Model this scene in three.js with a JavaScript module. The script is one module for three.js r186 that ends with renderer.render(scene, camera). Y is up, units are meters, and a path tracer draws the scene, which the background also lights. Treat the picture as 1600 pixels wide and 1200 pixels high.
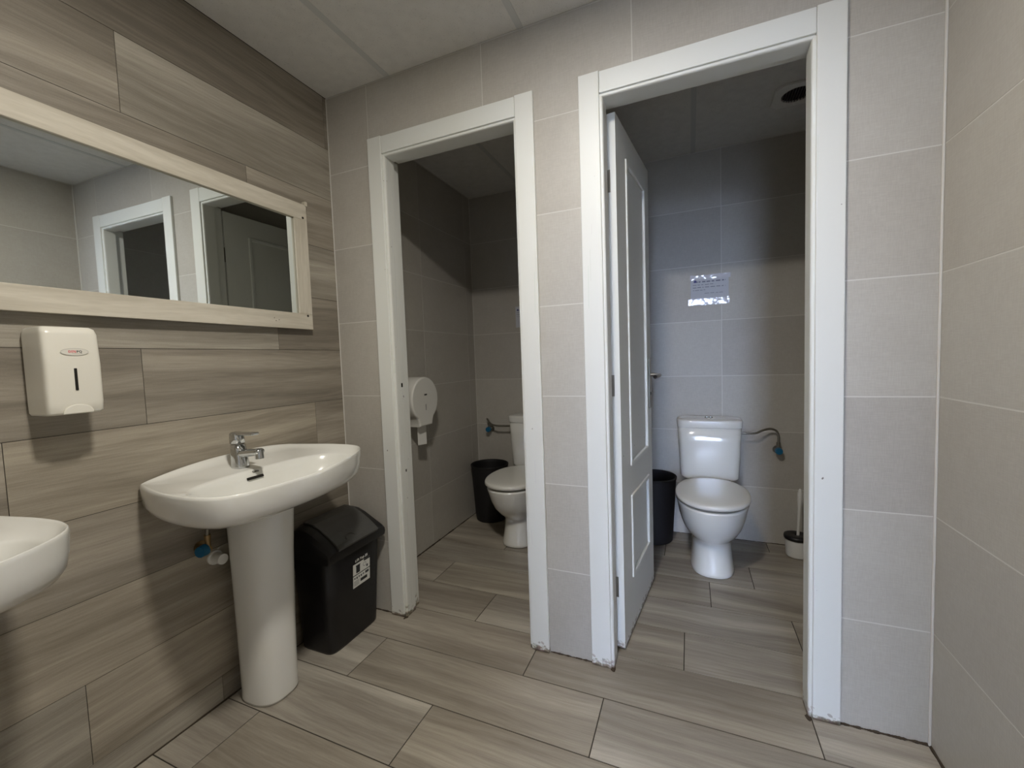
import * as THREE from 'three';
import { RoundedBoxGeometry } from 'three/addons/geometries/RoundedBoxGeometry.js';
import { mergeGeometries, mergeVertices, toCreasedNormals } from 'three/addons/utils/BufferGeometryUtils.js';
import { RectAreaLightUniformsLib } from 'three/addons/lights/RectAreaLightUniformsLib.js';
import { FontLoader } from 'three/addons/loaders/FontLoader.js';
import { TextGeometry } from 'three/addons/geometries/TextGeometry.js';

// ------------------------------------------------------------------ camera, sky, exposure
const scene = new THREE.Scene();
const camera = new THREE.PerspectiveCamera(84.584, 1600 / 1200, 0.02, 60);
camera.rotation.order = 'YXZ';
camera.position.set(1.4939, 1.1424, 1.5026);
camera.rotation.set(-0.0583, 0.4001, -0.035);
scene.background = new THREE.Color().setRGB(0.73, 0.89, 1.27);   // bright overcast sky outside the open door
scene.backgroundIntensity = 15;
const renderer = new THREE.WebGLRenderer({ antialias: true });
renderer.toneMapping = THREE.LinearToneMapping;
renderer.toneMappingExposure = 1.62;
renderer.shadowMap.enabled = true;
RectAreaLightUniformsLib.init();
const LAMP = { x: 1.2, z: 1.05, color: 0xfff8ec, intensity: 215, size: 0.15 };

// ------------------------------------------------------------------ sizes (metres)
const W = 2.116, H = 2.335, ZB = -1.33, ZR = 2.2;       // right wall, ceiling, cubicle back wall, rear wall
const P0 = 1.02, P1 = 1.12;                              // partition between the two cubicles
const WT = 0.10;                                         // thickness of the wall with the doors

// ------------------------------------------------------------------ noise and textures
function rng(seed) { let s = seed >>> 0; return () => { s = (s + 0x6D2B79F5) >>> 0; let t = s; t = Math.imul(t ^ (t >>> 15), t | 1); t ^= t + Math.imul(t ^ (t >>> 7), t | 61); return ((t ^ (t >>> 14)) >>> 0) / 4294967296; }; }
const R = rng(20240611);
function hash(x, y, s) { let h = Math.imul(x, 374761393) + Math.imul(y, 668265263) + Math.imul(s, 2147483647 ^ 0x5bd1e995); h = Math.imul(h ^ (h >>> 13), 1274126177); return ((h ^ (h >>> 16)) >>> 0) / 4294967296; }
function pn(x, y, px, py, s) {      // periodic value noise, 0..1
  const xi = Math.floor(x), yi = Math.floor(y), xf = x - xi, yf = y - yi;
  const u = xf * xf * (3 - 2 * xf), v = yf * yf * (3 - 2 * yf);
  const x0 = ((xi % px) + px) % px, x1 = (x0 + 1) % px, y0 = ((yi % py) + py) % py, y1 = (y0 + 1) % py;
  const a = hash(x0, y0, s), b = hash(x1, y0, s), c = hash(x0, y1, s), d = hash(x1, y1, s);
  return (a + (b - a) * u) * (1 - v) + (c + (d - c) * u) * v;
}
const clamp = (v, a = 0, b = 1) => Math.min(b, Math.max(a, v));
function dataTex(w, h, f, srgb = true) {
  const d = new Uint8Array(w * h * 4);
  for (let j = 0; j < h; j++) for (let i = 0; i < w; i++) {
    const c = f((i + 0.5) / w, (j + 0.5) / h), k = (j * w + i) * 4;
    d[k] = c[0]; d[k + 1] = c[1]; d[k + 2] = c[2]; d[k + 3] = 255;
  }
  const t = new THREE.DataTexture(d, w, h);
  t.wrapS = t.wrapT = THREE.RepeatWrapping; t.magFilter = THREE.LinearFilter; t.minFilter = THREE.LinearMipmapLinearFilter; t.generateMipmaps = true;
  if (srgb) t.colorSpace = THREE.SRGBColorSpace; t.needsUpdate = true;
  return t;
}
const mix3 = (a, b, t) => [a[0] + (b[0] - a[0]) * t, a[1] + (b[1] - a[1]) * t, a[2] + (b[2] - a[2]) * t];
// porcelain planks printed with a grey-brown wood figure: 2.7 m along the grain x 0.9 m across
const WOODU = 2.7, WOODV = 0.9;
function woodTone(u, v) {
  const warp = (pn(u * 5, v * 5, 5, 5, 11) - 0.5) * 0.06 + (pn(u * 12, v * 12, 12, 12, 12) - 0.5) * 0.018, w = v + warp;
  const a = pn(u * 3, w * 13, 3, 13, 1), b = pn(u * 6, w * 38, 6, 38, 2), c = pn(u * 16, w * 120, 16, 120, 3), e = pn(u * 60, w * 380, 60, 380, 4), g = pn(u * 9, v * 5, 9, 5, 5);
  return 0.35 * a + 0.20 * b + 0.13 * c + 0.12 * e + 0.06 * hash(u * 2048 | 0, v * 1024 | 0, 9) + 0.14 * g;
}
const woodMap = dataTex(2048, 1024, (u, v) => {
  const t = clamp((woodTone(u, v) - 0.27) / 0.48);
  return mix3([128, 122, 111], [184, 178, 165], t);
});
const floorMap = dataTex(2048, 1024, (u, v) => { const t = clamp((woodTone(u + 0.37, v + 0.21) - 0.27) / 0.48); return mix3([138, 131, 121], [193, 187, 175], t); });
// linen-look wall tile: 0.55 m square of weave
const LIN = 0.55;
const linTone = (u, v) => 0.34 * pn(u * 40, v * 380, 40, 380, 21) + 0.34 * pn(u * 380, v * 40, 380, 40, 22) + 0.18 * pn(u * 9, v * 9, 9, 9, 23) + 0.14 * pn(u * 30, v * 30, 30, 30, 24);
const linenMap = dataTex(1024, 1024, (u, v) => { const t = clamp((linTone(u, v) - 0.22) / 0.56); return mix3([180, 176, 168], [190, 187, 179], t); });
const linenBump = dataTex(1024, 1024, (u, v) => { const t = 255 * clamp((linTone(u, v) - 0.2) / 0.6); return [t, t, t]; }, false);
const ceilMap = dataTex(512, 512, (u, v) => { const n = pn(u * 200, v * 200, 200, 200, 31), m = pn(u * 24, v * 24, 24, 24, 32); const k = n > 0.86 ? -14 : 0; const c = 214 + 8 * (m - 0.5) + k; return [c, c - 1, c - 5]; });
const frameMap = dataTex(1024, 256, (u, v) => {
  const w = v + (pn(u * 4, v * 2, 4, 2, 41) - 0.5) * 0.12;
  const t = 0.5 * pn(u * 4, w * 14, 4, 14, 42) + 0.3 * pn(u * 14, w * 46, 14, 46, 43) + 0.2 * pn(u * 50, w * 110, 50, 110, 44);
  return mix3([188, 181, 166], [210, 204, 190], clamp((t - 0.22) / 0.56));
});
// white lacquer with knocks, scrape marks and a dirty ragged foot: 0.2 m wide x 2.1 m tall
function wornTexture(seed, wear) {
  const c = document.createElement('canvas'); c.width = 256; c.height = 2048; const g = c.getContext('2d'), r = rng(seed);
  g.fillStyle = '#dfe1dd'; g.fillRect(0, 0, 256, 2048);
  for (let i = 0; i < 120 * wear * wear; i++) { const x = r() * 256, y = r() * 2048, l = 20 + r() * 160; g.strokeStyle = `rgba(${130 + r() * 50 | 0},${134 + r() * 50 | 0},${138 + r() * 50 | 0},${0.04 + r() * 0.12})`; g.lineWidth = 1 + r() * 3; g.beginPath(); g.moveTo(x, y); g.lineTo(x + (r() - 0.5) * 8, y + l); g.stroke(); }
  for (let i = 0; i < 16 * wear; i++) { const x = r() * 256, y = r() * 2048, s = 0.7 + r() * r() * 3.2; g.fillStyle = `rgba(60,52,46,${0.25 + r() * 0.45})`; g.beginPath(); g.ellipse(x, y, s, s * (0.6 + r() * 1.2), r() * 3, 0, 7); g.fill(); }
  for (let i = 0; i < 420; i++) { const x = r() * 256, h = r() * r() * r() * 60 * (0.4 + pn(x / 40, 3, 64, 64, seed)), s = 1 + r() * 5; g.fillStyle = `rgba(${74 + r() * 40 | 0},${62 + r() * 36 | 0},${50 + r() * 30 | 0},${0.12 + 0.25 * r()})`; g.beginPath(); g.ellipse(x, 2046 - h, s * 1.6, s * 0.8, r() * 0.6, 0, 7); g.fill(); }
  const t = new THREE.CanvasTexture(c); t.colorSpace = THREE.SRGBColorSpace; t.wrapS = THREE.RepeatWrapping; return t;
}

// ------------------------------------------------------------------ materials
const std = (o) => new THREE.MeshStandardMaterial(o), phys = (o) => new THREE.MeshPhysicalMaterial(o);
const M = {
  grout: std({ color: 0xd2d0ca, roughness: 0.9 }), darkGrout: std({ color: 0x38332d, roughness: 0.95 }),
  plaster: std({ color: 0xb8b4ac, roughness: 0.95 }), bar: std({ color: 0xc2c4c2, roughness: 0.6 }),
  panel: std({ color: 0xffffff, map: ceilMap, roughness: 0.95 }),
  lacquer: std({ color: 0xdfe2df, roughness: 0.42 }),
  worn: std({ map: wornTexture(5, 0.35), roughness: 0.45 }), wornHeavy: std({ map: wornTexture(9, 1.5), roughness: 0.5 }),
  ceramic: phys({ color: 0xe9e9e4, roughness: 0.22, clearcoat: 0.8, clearcoatRoughness: 0.06 }),
  seat: phys({ color: 0xe6e5df, roughness: 0.28, clearcoat: 0.5, clearcoatRoughness: 0.1 }),
  chrome: std({ color: 0xc9cbcc, metalness: 1, roughness: 0.12 }), steel: std({ color: 0x9a978f, metalness: 1, roughness: 0.34 }), brass: std({ color: 0x9c8560, metalness: 1, roughness: 0.4 }),
  blackPlastic: std({ color: 0x111013, roughness: 0.42 }), blackMatt: std({ color: 0x121114, roughness: 0.6 }), greyAndSheenPlastic: std({ color: 0x464645, roughness: 0.36 }),
  whitePlastic: phys({ color: 0xe4e1d6, roughness: 0.3, clearcoat: 0.3, clearcoatRoughness: 0.15 }), whiteSoft: std({ color: 0xe2e2de, roughness: 0.5 }),
  dark: std({ color: 0x17140f, roughness: 0.9 }), blue: std({ color: 0x0f5f86, roughness: 0.35 }),
  mirror: std({ color: 0xe4e9e7, metalness: 1, roughness: 0.015 }), mirrorBack: std({ color: 0x2a2a26, roughness: 0.8 }),
  frame: std({ color: 0xffffff, map: frameMap, roughness: 0.6 }), paper: std({ color: 0xd8dbe2, roughness: 0.8 }), tissue: std({ color: 0xe9e8e4, roughness: 0.95 }),
  glass: phys({ color: 0xffffff, transmission: 1, thickness: 0, roughness: 0.0, ior: 1.45 }),
  pavement: std({ color: 0x8b8a86, roughness: 0.95 }), screw: std({ color: 0x3d3a35, metalness: 0.6, roughness: 0.5 }),
};
M.dirt = std({ color: 0x453b30, roughness: 1 });
const woodTones = [0xffffff, 0xf3f0ee, 0xe6e3e1, 0xfdf9f4].map((c) => std({ color: c, map: woodMap, roughness: 0.55 }));
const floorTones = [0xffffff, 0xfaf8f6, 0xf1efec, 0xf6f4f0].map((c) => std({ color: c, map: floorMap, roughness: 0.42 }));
const linenTones = [0xffffff, 0xfaf9f8, 0xf5f4f4].map((c) => std({ color: c, map: linenMap, bumpMap: linenBump, bumpScale: 0.00012, roughness: 0.42 }));

// ------------------------------------------------------------------ helpers
const used = new Map();
function numbered(n) { const k = used.get(n) ?? 0; used.set(n, k + 1); return k ? `${n}_${String(k).padStart(3, '0')}` : n; }
function mesh(name, geo, mat, parent) { const m = new THREE.Mesh(geo, mat); m.name = name; m.castShadow = m.receiveShadow = true; if (parent) parent.add(m); return m; }
function thing(name, label, category, [x, y, z] = [0, 0, 0], turn = 0, group) {
  const o = new THREE.Group(); o.name = numbered(name); o.position.set(x, y, z); o.rotation.y = turn; o.userData = { label, category }; if (group) o.userData.group = group; scene.add(o); return o;
}
function struct(name, label, category) { const o = new THREE.Group(); o.name = name; o.userData = { kind: 'structure', label, category }; scene.add(o); return o; }
function copyOf(src, label, pos, turn) { const c = src.clone(); c.name = numbered(src.name.replace(/_\d{3}$/, '')); c.userData = { ...src.userData, label }; c.position.set(...pos); if (turn !== undefined) c.rotation.y = turn; scene.add(c); return c; }
function box(x0, x1, y0, y1, z0, z1) { const g = new THREE.BoxGeometry(x1 - x0, y1 - y0, z1 - z0); g.translate((x0 + x1) / 2, (y0 + y1) / 2, (z0 + z1) / 2); return g; }
function rbox(x0, x1, y0, y1, z0, z1, r = 0.003, s = 2) { const g = new RoundedBoxGeometry(x1 - x0, y1 - y0, z1 - z0, s, r); g.translate((x0 + x1) / 2, (y0 + y1) / 2, (z0 + z1) / 2); return g; }
// uv in metres: u runs along the given axis, v across it
function uvm(g, along, tu, tv, ou = 0, ov = 0) {
  if (g.index) g = g.toNonIndexed();
  const p = g.attributes.position, n = g.attributes.normal, uv = new Float32Array(p.count * 2), ax = { x: 0, y: 1, z: 2 }[along];
  for (let i = 0; i < p.count; i++) {
    const c = [p.getX(i), p.getY(i), p.getZ(i)], m = [Math.abs(n.getX(i)), Math.abs(n.getY(i)), Math.abs(n.getZ(i))];
    const dom = m[0] >= m[1] && m[0] >= m[2] ? 0 : m[1] >= m[2] ? 1 : 2;
    const rest = [0, 1, 2].filter((k) => k !== dom);
    const a = dom === ax ? rest[0] : ax, b = rest.find((k) => k !== a);
    uv[2 * i] = c[a] / tu + ou; uv[2 * i + 1] = c[b] / tv + ov;
  }
  g.setAttribute('uv', new THREE.BufferAttribute(uv, 2)); return g;
}
const merge = (l) => mergeGeometries(l.map((g) => { const q = g.index ? g.toNonIndexed() : g; for (const k of Object.keys(q.attributes)) if (!['position', 'normal', 'uv'].includes(k)) q.deleteAttribute(k); return q; }));
function loft(rings, capA = true, capB = true, crease = 0) {
  const n = rings[0].length, pos = [], idx = [], uv = [];
  rings.forEach((r, j) => r.forEach((p, i) => { pos.push(...p); uv.push(i / n, j / rings.length); }));
  for (let j = 0; j + 1 < rings.length; j++) for (let i = 0; i < n; i++) { const a = j * n + i, b = j * n + (i + 1) % n, c = a + n, d = b + n; idx.push(a, c, b, b, c, d); }
  const cap = (j, flip) => { const c = rings[j].reduce((s, p) => [s[0] + p[0] / n, s[1] + p[1] / n, s[2] + p[2] / n], [0, 0, 0]), k = pos.length / 3; pos.push(...c); uv.push(0.5, 0.5); for (let i = 0; i < n; i++) { const a = j * n + i, b = j * n + (i + 1) % n; flip ? idx.push(k, b, a) : idx.push(k, a, b); } };
  if (capA) cap(0, false); if (capB) cap(rings.length - 1, true);
  let g = new THREE.BufferGeometry(); g.setAttribute('position', new THREE.Float32BufferAttribute(pos, 3)); g.setAttribute('uv', new THREE.Float32BufferAttribute(uv, 2)); g.setIndex(idx); g.computeVertexNormals();
  return crease ? toCreasedNormals(g, crease) : g;
}
// ring round the y axis: egg between zb and zf, half width hw, squareness e (2 = ellipse)
function egg(y, zb, zf, hw, e = 2, n = 48, cx = 0, mid = 0.5) {
  const zc = zb + (zf - zb) * mid, out = [];
  for (let i = 0; i < n; i++) { const t = -i / n * Math.PI * 2, c = Math.cos(t), s = Math.sin(t), f = (v) => Math.sign(v) * Math.abs(v) ** (2 / e); out.push([cx + hw * f(c), y, zc + (s > 0 ? zf - zc : zc - zb) * f(s)]); }
  return out;
}
const tube = (pts, r, seg = 40, rad = 10) => new THREE.TubeGeometry(new THREE.CatmullRomCurve3(pts.map((p) => new THREE.Vector3(...p))), seg, r, rad, false);
function cyl(p, q, r0, r1 = r0, n = 24) { const a = new THREE.Vector3(...p), b = new THREE.Vector3(...q), g = new THREE.CylinderGeometry(r1, r0, a.distanceTo(b), n); g.applyQuaternion(new THREE.Quaternion().setFromUnitVectors(new THREE.Vector3(0, 1, 0), b.clone().sub(a).normalize())); g.translate((a.x + b.x) / 2, (a.y + b.y) / 2, (a.z + b.z) / 2); return g; }

// ------------------------------------------------------------------ tiles
const cuts = (a, b, step, origin) => { const l = [a]; for (let k = Math.ceil((a - origin) / step - 1e-6); origin + k * step < b - 1e-6; k++) if (origin + k * step > a + 0.004) l.push(origin + k * step); l.push(b); return l; };
function subtract(rect, holes) {           // rect minus rectangles -> rectangles
  let list = [rect];
  for (const h of holes) list = list.flatMap(([a0, a1, b0, b1]) => {
    if (h[1] <= a0 || h[0] >= a1 || h[3] <= b0 || h[2] >= b1) return [[a0, a1, b0, b1]];
    const o = []; if (h[0] > a0) o.push([a0, h[0], b0, b1]); if (h[1] < a1) o.push([h[1], a1, b0, b1]);
    const c0 = Math.max(a0, h[0]), c1 = Math.min(a1, h[1]); if (h[2] > b0) o.push([c0, c1, b0, h[2]]); if (h[3] < b1) o.push([c0, c1, h[3], b1]);
    return o;
  });
  return list.filter(([a0, a1, b0, b1]) => a1 - a0 > 0.003 && b1 - b0 > 0.003);
}
// place(a0, a1, b0, b1, face) -> box geometry of a tile on that wall
const onX = (x, dir) => (a0, a1, b0, b1, d0, d1) => dir > 0 ? box(x - d1, x - d0, b0, b1, a0, a1) : box(x + d0, x + d1, b0, b1, a0, a1);      // a = z, b = y
const onZ = (z, dir) => (a0, a1, b0, b1, d0, d1) => dir > 0 ? box(a0, a1, b0, b1, z - d1, z - d0) : box(a0, a1, b0, b1, z + d0, z + d1);      // a = x, b = y
function linenWall(parent, place, aCuts, holes = [], y1 = H, along = 'x') {
  const yc = cuts(0, y1, 0.3334, 0), j = 0.0017;
  for (let r = 0; r + 1 < yc.length; r++) for (let k = 0; k + 1 < aCuts.length; k++) {
    const parts = subtract([aCuts[k] + j, aCuts[k + 1] - j, yc[r] + j, yc[r + 1] - j], holes);
    if (!parts.length) continue;
    const ou = R(), ov = R();
    mesh('tile', uvm(merge(parts.map(([a0, a1, b0, b1]) => place(a0, a1, b0, b1, 0, 0.009))), along, LIN, LIN, ou, ov), linenTones[R() * 3 | 0], parent);
  }
}
const groutDepth = 0.0005;

// ------------------------------------------------------------------ floor
{
  const f = struct('floor', 'grey-brown wood-look plank tile floor with dark joints', 'floor');
  mesh('screed', box(-0.12, W + 0.12, -0.12, -0.0022, ZB - 0.12, ZR + 0.12), M.darkGrout, f);
  const rows = [ZB - 0.0]; for (let z = 0.155 - 0.2257 * 6; z < ZR; z += 0.2257) if (z > ZB + 0.01) rows.push(z); rows.push(ZR);
  const key = (z) => Math.round((z - 0.155) / 0.2257);
  const joints = { '-1': [0.022, 0.926, 1.83], 0: [0.318, 1.217, 2.1], 1: [0.692, 1.592], 2: [0.16, 1.06, 1.96], 3: [0.45, 1.35], 4: [0.8, 1.7], '-2': [0.612, 1.07, 1.463], '-3': [0.247, 1.07, 1.878], '-4': [0.82, 1.07, 1.572], '-5': [0.45, 1.07, 1.77], '-6': [0.7, 1.07, 1.35], '-7': [0.3, 1.07, 1.9] };
  for (let r = 0; r + 1 < rows.length; r++) {
    const z0 = rows[r], z1 = rows[r + 1], k = r === 0 ? key(rows[1]) - 1 : key(z0);
    const xs = [0.002, ...(joints[k] ?? [((k * 0.37) % 0.9 + 0.9) % 0.9, ((k * 0.37) % 0.9 + 0.9) % 0.9 + 0.9]), W - 0.002].filter((x, i, l) => i === 0 || x - l[i - 1] > 0.008);
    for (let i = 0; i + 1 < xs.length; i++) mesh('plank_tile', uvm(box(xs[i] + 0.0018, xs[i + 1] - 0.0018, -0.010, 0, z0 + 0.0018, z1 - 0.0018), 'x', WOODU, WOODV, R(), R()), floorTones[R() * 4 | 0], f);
  }
  // dirt caught along the foot of the walls: a ragged low bead
  const grime = (x0, z0, x1, z1, nx, nz, amp, seed) => {
    const n = 90, rings = [], g = rng(seed); for (let i = 0; i <= n; i++) { const t = i / n, k = amp * (0.25 + 0.9 * pn(t * 14, 1, 64, 64, seed) + 0.5 * g()), x = x0 + (x1 - x0) * t, z = z0 + (z1 - z0) * t; rings.push([[x, 0.0002, z], [x + nx * k * 1.3, 0.0003, z + nz * k * 1.3], [x + nx * k * 0.5, 0.0003 + k * 0.5, z + nz * k * 0.5], [x, 0.0004 + k, z]]); }
    mesh('dirt_line', loft(rings), M.dirt, f);
  };
  grime(1.905, 0.0003, 2.113, 0.0003, 0, 1, 0.0036, 3); grime(0.985, 0.0003, 1.146, 0.0003, 0, 1, 0.003, 4); grime(0.002, 0.0003, 0.227, 0.0003, 0, 1, 0.003, 5);
  grime(0.0003, 0.0, 0.0003, 2.19, 1, 0, 0.0022, 6); grime(P1, ZB, W, ZB, 0, 1, 0.0025, 7); grime(0.0003, ZB, 0.0003, -WT, 1, 0, 0.0035, 8); grime(W - 0.0003, 0, W - 0.0003, 2.19, -1, 0, 0.0035, 9);
  for (const [x, z, k] of [[0.306, 0.009, 2], [1.226, 0.009, 4], [1.824, 0.009, 5]]) { const g = new THREE.IcosahedronGeometry(0.012, 2), p = g.attributes.position; for (let i = 0; i < p.count; i++) { const m = 0.5 + pn(p.getX(i) * 160 + 40, p.getZ(i) * 160 + 40 + p.getY(i) * 90, 512, 512, k); p.setXYZ(i, p.getX(i) * m * 0.7, Math.max(0, p.getY(i) * 0.12 * m), p.getZ(i) * m * 1.1); } g.computeVertexNormals(); g.translate(x, 0.0003, z); mesh('dirt_patch', g, M.dirt, f); }
}
// ------------------------------------------------------------------ walls
{ // left wall: plank tiles in the wash room, linen tiles in the first cubicle
  const w = struct('wall_left', 'left wall of grey-brown wood-look plank tiles behind the basins', 'wall');
  mesh('wall_core', box(-0.14, -0.0016, -0.1, H + 0.12, -0.02, ZR + 0.12), M.darkGrout, w);
  const g = { 0: [0.62], 1: [0.962], 2: [0.45], 3: [0.57], 4: [0.16], 5: [0.774], 6: [0.316], 7: [0.62], 8: [0.404], 9: [0.774], 10: [0.02] };
  const ys = [0]; for (let k = 0; k < 10; k++) ys.push(0.09 + 0.2245 * k); ys.push(H);
  for (let r = 0; r < 11; r++) {
    const zs = [0.001]; for (let z = g[r][0]; z < ZR; z += 0.904) zs.push(z); zs.push(ZR);
    for (let i = 0; i + 1 < zs.length; i++) mesh('plank_tile', uvm(box(-0.010, 0, ys[r] + 0.0008, ys[r + 1] - 0.0008, zs[i] + 0.0008, zs[i + 1] - 0.0008), 'z', WOODU, WOODV, R(), R()), woodTones[R() * 4 | 0], w);
  }
  const c = struct('wall_cubicle_left', 'beige linen-look tiled side wall of the left cubicle', 'wall');
  mesh('wall_core', box(-0.14, -groutDepth, -0.1, H + 0.12, ZB - 0.12, -0.02), M.grout, c);
  linenWall(c, onX(0, 1), [ZB, -1.23, -0.68, -0.13, -0.1], [], H, 'z');
}
const D1 = { i0: 0.30, i1: 0.911 }, D2 = { i0: 1.219, i1: 1.832 }, DH = 2.029, CW = 0.071;
{ // wall with the two doorways
  const w = struct('wall_back', 'beige linen-look tiled wall with the two cubicle doorways', 'wall');
  const hole = (d) => [d.i0 - 0.022, d.i1 + 0.022, -1, DH + 0.022];
  const holes = [hole(D1), hole(D2)];
  mesh('wall_core', merge(subtract([0.0, W, -0.003, H + 0.02], holes).map(([a, b, c, d]) => box(a, b, c, d, -WT, -groutDepth))), M.grout, w);
  linenWall(w, onZ(0, 1), cuts(0, W, 0.5505, 0.2268), holes);
}
{
  const w = struct('wall_right', 'plain right wall of beige linen-look tiles with pale grout', 'wall');
  mesh('wall_core', box(W + groutDepth, W + 0.14, -0.1, H + 0.12, ZB - 0.12, ZR + 0.12), M.grout, w);
  linenWall(w, onX(W, -1), cuts(0, ZR, 0.55, 0.43), [], H, 'z');
  linenWall(w, onX(W, -1), [ZB, -1.2, -0.65, -WT], [], H, 'z');
}
{
  const w = struct('wall_cubicle_back', 'beige tiled back wall behind both toilets', 'wall');
  mesh('wall_core', box(-0.002, W + 0.002, -0.1, H + 0.12, ZB - 0.12, ZB - groutDepth), M.grout, w);
  linenWall(w, onZ(ZB, 1), [0, 0.51, P0]); linenWall(w, onZ(ZB, 1), [P1, 1.671, W]);
  const p = struct('wall_partition', 'tiled partition between the two toilet cubicles', 'wall');
  mesh('wall_core', box(P0 + groutDepth, P1 - groutDepth, -0.003, H + 0.02, ZB, -WT), M.grout, p);
  linenWall(p, onX(P0, -1), [ZB, -1.2, -0.65, -WT], [], H, 'z'); linenWall(p, onX(P1, 1), [ZB, -1.2, -0.65, -WT], [], H, 'z');
}
const OUT = { x0: 1.28, x1: 1.96, y1: 2.05 }, LOB = { x0: 0.6, x1: 2.6, z0: ZR + 0.14, z1: 4.9, h: 2.5 }, EXT = { x0: 1.34, x1: 2.14, y1: 2.2 };
{ // doorway to a lobby whose outside door stands open to the daylight
  const w = struct('wall_rear', 'tiled wall with an open doorway behind the viewer', 'wall');
  const hole = [[OUT.x0, OUT.x1, -1, OUT.y1]];
  mesh('wall_core', merge(subtract([-0.002, W + 0.002, -0.1, H + 0.12], hole).map(([a, b, c, d]) => box(a, b, c, d, ZR + groutDepth, ZR + 0.14))), M.grout, w);
  linenWall(w, onZ(ZR, -1), cuts(0, W, 0.55, 0.2), hole);
  const g = struct('door_3', 'white frame of the open doorway behind the viewer', 'door'), { x0, x1, y1 } = OUT, t = 0.03;
  for (const a of [[x0, x0 + t, 0.001, y1], [x1 - t, x1, 0.001, y1], [x0 + t, x1 - t, y1 - t, y1]]) mesh('jamb', rbox(a[0], a[1], a[2], a[3], ZR - 0.002, ZR + 0.14, 0.003), M.lacquer, g);
  for (const a of [[x0 - 0.07, x0 + 0.004, 0.001, y1 + 0.07], [x1 - 0.004, x1 + 0.07, 0.001, y1 + 0.07], [x0 + 0.005, x1 - 0.005, y1 - 0.004, y1 + 0.07]]) mesh('casing', rbox(a[0], a[1], a[2], a[3], ZR - 0.014, ZR - 0.0005, 0.003), M.lacquer, g);
  const l = struct('wall_lobby', 'plastered lobby walls beyond the doorway behind the viewer', 'wall'), { z0, z1, h } = LOB;
  mesh('side_wall', box(LOB.x0 - 0.1, LOB.x0, -0.1, h, z0, z1), M.plaster, l); mesh('side_wall', box(LOB.x1, LOB.x1 + 0.1, -0.1, h, z0, z1), M.plaster, l);
  mesh('front_wall', merge([box(W + 0.002, LOB.x1 + 0.1, -0.1, h, z0 - 0.1, z0), box(LOB.x0 - 0.1, W + 0.002, H + 0.12, h, z0 - 0.1, z0)]), M.plaster, l);
  mesh('outer_wall', merge(subtract([LOB.x0 - 0.1, LOB.x1 + 0.1, -0.1, h + 0.1], [[EXT.x0, EXT.x1, -1, EXT.y1]]).map(([a, b, c, d]) => box(a, b, c, d, z1, z1 + 0.2))), M.plaster, l);
  mesh('lobby_ceiling', box(LOB.x0 - 0.1, LOB.x1 + 0.1, h, h + 0.1, z0, z1), M.plaster, l);
  mesh('lobby_floor', box(LOB.x0 - 0.1, LOB.x1 + 0.1, -0.12, -0.001, ZR + 0.121, z1 + 0.2), M.pavement, l);
  const o = struct('pavement', 'grey pavement outside the lobby door', 'pavement');
  mesh('paving', box(-12, 14, -0.3, -0.02, z1 + 0.2, 25), M.pavement, o);
}
{ // ceiling: mineral panels on a flush grid
  const c = struct('ceiling', 'suspended ceiling of off-white panels on a flat metal grid', 'ceiling');
  mesh('slab', box(-0.14, W + 0.14, H + 0.012, H + 0.14, ZB - 0.12, ZR + 0.16), M.darkGrout, c);
  const field = (x0, x1, z0, z1, xb, zb) => {
    const xs = [x0 + 0.003, ...xb, x1 - 0.003], zs = [z0 + 0.003, ...zb, z1 - 0.003];
    for (let i = 0; i + 1 < xs.length; i++) for (let k = 0; k + 1 < zs.length; k++) mesh('panel', uvm(box(xs[i], xs[i + 1], H, H + 0.012, zs[k], zs[k + 1]), 'x', 0.6, 0.6, R(), R()), M.panel, c);
    for (const x of xb) mesh('grid_bar', box(x - 0.012, x + 0.012, H - 0.0015, H + 0.001, z0 + 0.003, z1 - 0.003), M.bar, c);
    for (const z of zb) mesh('grid_bar', box(x0 + 0.003, x1 - 0.003, H - 0.0014, H + 0.001, z - 0.012, z + 0.012), M.bar, c);
  };
  field(0, W, 0, ZR, [0.345, 0.94, 1.54], [0.62, 1.82]);
  field(0, P0, ZB, -WT, [0.427], []); field(P1, W, ZB, -WT, [1.522], []);
}
for (const [n, x, label] of [[1, 0, 'thin white corner bead between plank wall and doorway wall'], [2, W, 'white corner bead between doorway wall and right wall']]) {
  const t = mesh('trim_' + n, x ? rbox(x - 0.006, x, 0.001, H - 0.001, 0, 0.006, 0.002) : rbox(0, 0.0035, 0.001, H - 0.001, 0, 0.0035, 0.0012), M.grout, scene); t.userData = { kind: 'structure', label, category: 'trim' };
}
{ const t = mesh('trim_3', box(0, 0.003, 0.001, H - 0.001, ZB, ZB + 0.003), M.grout, scene); t.userData = { kind: 'structure', label: 'white grout bead in the corner of the left cubicle', category: 'trim' }; }

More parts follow.
